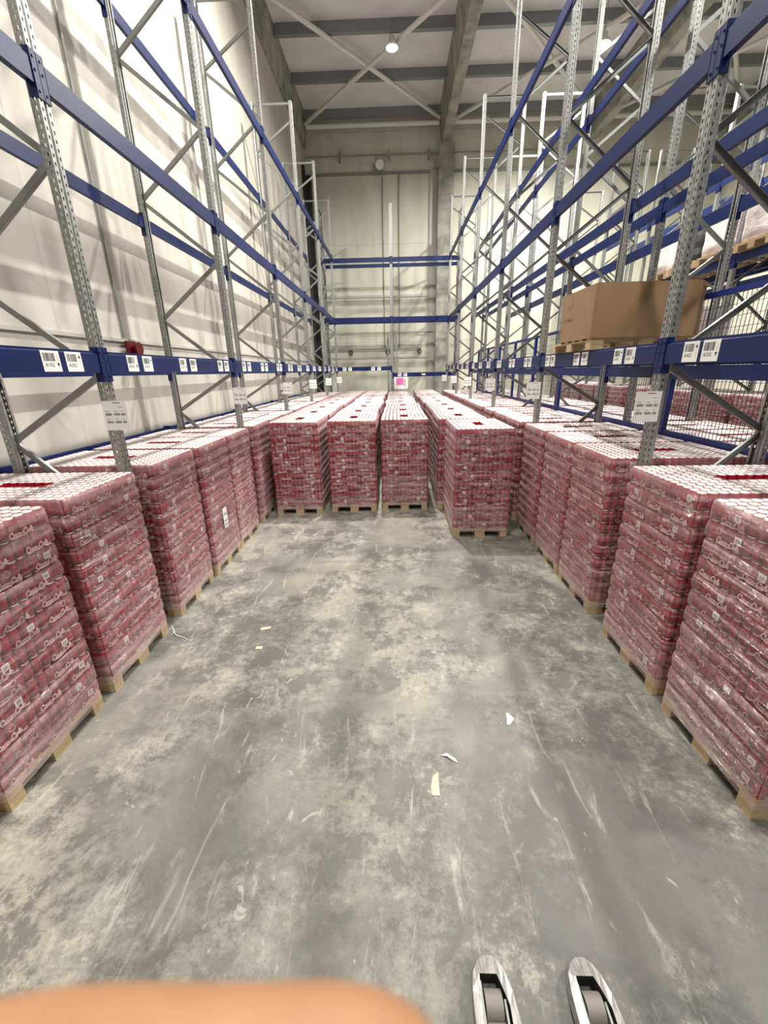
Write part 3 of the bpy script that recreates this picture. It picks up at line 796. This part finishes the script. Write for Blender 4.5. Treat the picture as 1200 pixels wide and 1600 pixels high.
for k, q, lvl, h, mk, what in ((1, 0, 2, .85, 'card', 'brown carton load'), (1, 1, 2, .62, 'bulkfilm', 'low milky wrapped load'), (1, 2, 2, .70, 'bulkfilm', 'milky wrapped load'),
                          (2, 0, 2, .75, 'bulkfilm', 'milky wrapped load'), (2, 1, 2, .6, 'dark', 'dark wrapped load'), (2, 2, 2, .8, 'bulkfilm', 'milky wrapped load'),
                          (2, 1, 1, .9, 'bulkfilm', 'milky wrapped load'), (3, 1, 1, 1.0, 'card', 'brown carton load')):
    z = {1: Z1, 2: Z2, 3: Z3}[lvl]+.08
    bulk(xg, YR+k*BAY+(.14, 1.04, 1.95)[q]+.4, z, 1.15, .8, h, mk, 'wrapped_goods', '%s on %s beams of far right rack, %s bay, %s place' % (what, ('lower', 'middle', 'upper')[lvl-1], NUM[k], NUM[q]), 'wrapped goods')

# sheet taped on one left stack
b = MB(); b.box(0, .0015, -.06, .06, -.13, .13, 0)
for z in (-.09, -.04, .05): 
    y = -.04
    while y < .04: q = R.choice((.003, .006)); b.box(.0016, .002, y, y+q, z-.015, z+.015, 1); y += q+.004
o = ob('paper_sheet', b.mesh('paper_sheet', [M['white'], M['ink_grey']]), left_stacks[4], (.6+.022, 0.0, .63))
o['label'] = 'white paper sheet with barcodes taped to the wrap'

# ------------------------------------------------------------ litter on the floor
def flat(name, pts, x, y, m_, label, cat, rz=0, curl=.004):
    b = MB(); n = len(pts)
    b.add([(p[0], p[1], .001+(p[2] if len(p) > 2 else 0)) for p in pts]+[(p[0], p[1], .0035+(p[2] if len(p) > 2 else 0)) for p in pts],
          [tuple(range(n))[::-1], tuple(range(n, 2*n))]+[(i, (i+1) % n, n+(i+1) % n, n+i) for i in range(n)])
    o = ob(name, b.mesh(name, [m_]), None, (x, y, 0), rz); tag(o, label, cat)
M['slip'] = mat('tan_slip', (.60, .50, .36), .7)
flat('cardboard_scrap', [(-.018, -.07), (.028, -.073), (.032, .075), (.02, .07), (-.006, .045), (-.02, -.02)], .215, 1.81, M['slip'], 'tan pointed strip of card on the concrete floor', 'litter')
flat('paper_scrap', [(-.02, -.05), (.0, -.055), (.045, .0), (.01, .05), (-.005, .045), (-.004, .0)], .79, 2.31, M['white'], 'white triangular paper scrap on the floor in front of the right pallets', 'litter')
flat('paper_scrap', [(-.05, .02, .0), (-.01, .03, .01), (.04, -.005, .006), (.055, -.03, 0), (.03, -.022, .004), (-.01, .008, .01)], .325, 1.985, M['white'], 'small curled white scrap just behind the tan card strip', 'litter')
flat('paper_scrap', [(-.05, -.012), (.04, -.03), (.055, .012), (-.04, .03)], -1.30, 3.40, M['slip'], 'pale paper slip on the floor left of the middle, further one', 'litter', .5)
flat('paper_scrap', [(-.03, -.02), (.03, -.02), (.03, .022), (-.03, .02)], -1.27, 3.10, M['slip'], 'small pale paper slip on the floor left of the middle, nearer one', 'litter')
flat('paper_scrap', [(-.04, -.006), (.04, .0), (.045, .012), (-.03, .01)], -1.62, 5.9, M['white'], 'thin white sliver on the floor in front of the leftmost middle pallet', 'litter', .5)
flat('paper_scrap', [(-.04, -.006), (.04, .0), (.045, .012), (-.03, .01)], -1.25, 5.85, M['white'], 'thin white sliver on the floor below the second middle pallet', 'litter', .9)
# loose end of film by a left pallet
b = MB(); pts = [(-2.225, 3.38, .05), (-2.20, 3.36, .012), (-2.17, 3.31, .006), (-2.12, 3.27, .01), (-2.05, 3.25, .005), (-2.0, 3.22, .004)]
for p, q in zip(pts[:-1], pts[1:]): b.tube(p, q, .0028, 6)
tag(ob('film_tail', b.mesh('film_tail', [M['white']])), 'twisted white tail of film on the floor by the left rack pallets', 'film')

# ------------------------------------------------------------ pallet truck forks
M['fork'] = mat('worn_fork_steel', (.62, .61, .60), .42, .55)
m = M['fork']; v = coords(m, (6, 1, 1)); base(m, ramp(m, noise(m, v, 14, 6, .7), [(.35, (.28, .275, .27)), (.6, (.56, .55, .545))]))
M['roller'] = mat('grey_roller', (.20, .185, .17), .55)
M['inside'] = mat('fork_inside', (.015, .014, .014), .7)
def fork(x):
    # outline with rounded nose; rectangular well for the load roller
    b = MB(); zt, zb = .105, .03; ow = .086
    out = [(-.083, -.15), (-.083, .78), (-.080, .88), (-.070, .935), (-.045, .975), (-.018, .992), (.0, .994), (.018, .992), (.038, .975), (.055, .945), (.074, .88), (.083, .80), (.083, -.15)]
    x0, x1, y0, y1 = -.052, .052, .60, .925
    hole = [(x0, y0), (x0, .86), (-.046, y1), (.022, y1), (x1, .84), (x1, y0)]
    ym = .5
    # top faces: split left/right strips around the well
    lft = [(-.083, y0), (-.083, .78), (-.080, .88), (-.070, .935), (-.045, .975), (-.018, .992), (.0, .994)]
    lin = [(x0, y0), (x0, .78), (x0, .86), (-.046, y1), (-.03, y1), (-.015, y1), (0, y1)]
    rgt = [(0, .994), (.018, .992), (.038, .975), (.055, .945), (.074, .88), (.083, .80), (.083, y0)]
    rin = [(0, y1), (.011, y1), (.022, y1), (.034, .89), (x1, .84), (x1, .80), (x1, y0)]
    def zz(y, ox): return zt-.030*max(0, (y-.90)/.1)**1.3
    for A, B_ in ((lft, lin), (rgt, rin)):
        for i in range(len(A)-1):
            b.add([(A[i][0], A[i][1], zz(A[i][1], 1)-.008), (A[i+1][0], A[i+1][1], zz(A[i+1][1], 1)-.008), (B_[i+1][0], B_[i+1][1], zz(B_[i+1][1], 0)), (B_[i][0], B_[i][1], zz(B_[i][1], 0))], [(0, 1, 2, 3)])
            b.add([(A[i][0], A[i][1], zb), (A[i+1][0], A[i+1][1], zb), (A[i+1][0], A[i+1][1], zz(A[i+1][1], 1)-.008), (A[i][0], A[i][1], zz(A[i][1], 1)-.008)], [(3, 2, 1, 0)])
            b.add([(B_[i][0], B_[i][1], zb), (B_[i+1][0], B_[i+1][1], zb), (B_[i+1][0], B_[i+1][1], zz(B_[i+1][1], 0)), (B_[i][0], B_[i][1], zz(B_[i][1], 0))], [(0, 1, 2, 3)], 1)
    b.box(-.083, .083, -.15, y0, zb, zt)
    t = b.mesh('fork', [M['fork'], M['inside']]); return t
tr = thing('pallet_truck', 'two worn steel truck forks with grey rollers on the floor at the bottom edge', 'pallet truck', (0, 0, 0))
for x, rz in ((.362, .0), (.742, .0)):
    fo = ob('fork', fork(0), tr, (x, 0.022, 0), rz)
    for yy in (.855, .765):
        b = MB(); b.tube((-.036, yy, .050), (.030, yy, .050), .046, 24); ob('load_roller', b.mesh('load_roller', [M['roller']]), fo)
    b = MB(); b.box(-.050, -.042, .62, .91, .02, .088); b.box(.036, .044, .62, .86, .02, .088); ob('roller_bracket', b.mesh('roller_bracket', [M['pipe']]), fo)
b = MB(); b.box(.26, .86, -.45, -.14, .03, .42); ob('battery_case', b.mesh('battery_case', [M['dark']]), tr)

# ------------------------------------------------------------ hand in front of the lens
m = M['skin'] = mat('skin', (.6, .27, .15), .6)
bs = bsdf(m); bs.inputs['Subsurface Weight'].default_value = .25; bs.inputs['Subsurface Radius'].default_value = (.012, .005, .003)
base(m, ramp(m, noise(m, coords(m), 60, 4), [(.3, (.29, .145, .07)), (.7, (.36, .19, .098))]))
M['nail'] = mat('nail', (.80, .50, .40), .3)
def campt(px, py, d):   # a point given by where the finger lies from the camera, in metres
    return Vector((0, 0, CAM_H))+(fw+rt2*((px-600)/F_PX)-up2*((py-800)/F_PX))*d
chains = []
palm = campt(-560, 2150, .062)
verts = []; edges = []; rad = []
def av(p, r): verts.append(tuple(p)); rad.append(r); return len(verts)-1
root = av(palm, .021)
pc = av(palm+(-rt2*.022-up2*.004-fw*.01), .022); edges.append((root, pc))
wr = av(palm+(-rt2*.055-up2*.03-fw*.03), .020); edges.append((pc, wr))
fa = av(palm+(-rt2*.14-up2*.13-fw*.09), .030); edges.append((wr, fa))
fb = av(palm+(-rt2*.18-up2*.26-fw*.16), .036); edges.append((fa, fb))
D0 = .052
idx = [campt(-230, 1768, D0), campt(120, 1697, D0), campt(330, 1700, D0), campt(570, 1690, D0), campt(715, 1752, D0)]
rr = [.0105, .0098, .0094, .0096, .0078]
prev = root
for p, r_ in zip(idx, rr): i = av(p, r_); edges.append((prev, i)); prev = i
for f_, (dn, ln) in enumerate(((.020, .96), (.039, .90), (.057, .72))):
    prev = pc if f_ else root; 
    for q, fr in enumerate((.25, .55, .8, 1.0)):
        p = palm-up2*dn + rt2*(.075*ln*fr) - fw*(.022*fr*fr+.006*f_)
        i = av(p, (.0095, .0088, .0082, .0068)[q]); edges.append((prev, i)); prev = i
th = pc
for q, (a_, b_, c_) in enumerate(((.005, .022, .006), (.025, .034, .010), (.045, .036, .008))):
    p = palm + rt2*a_ - up2*(-.0)*b_ - fw*b_ - up2*c_; i = av(p, (.012, .0105, .0085)[q]); edges.append((th, i)); th = i
me = bpy.data.meshes.new('hand'); me.from_pydata(verts, edges, []); me.materials.append(M['skin'])
hand = ob('person', me); tag(hand, 'blurred bare finger of a person across the bottom left edge, close to the viewer', 'person')
sk = hand.modifiers.new('skin', 'SKIN'); sk.use_smooth_shade = True
for i, r_ in enumerate(rad):
    me.skin_vertices[0].data[i].radius = (r_, r_)
me.skin_vertices[0].data[0].use_root = True
ss = hand.modifiers.new('sub', 'SUBSURF'); ss.levels = 2; ss.render_levels = 3
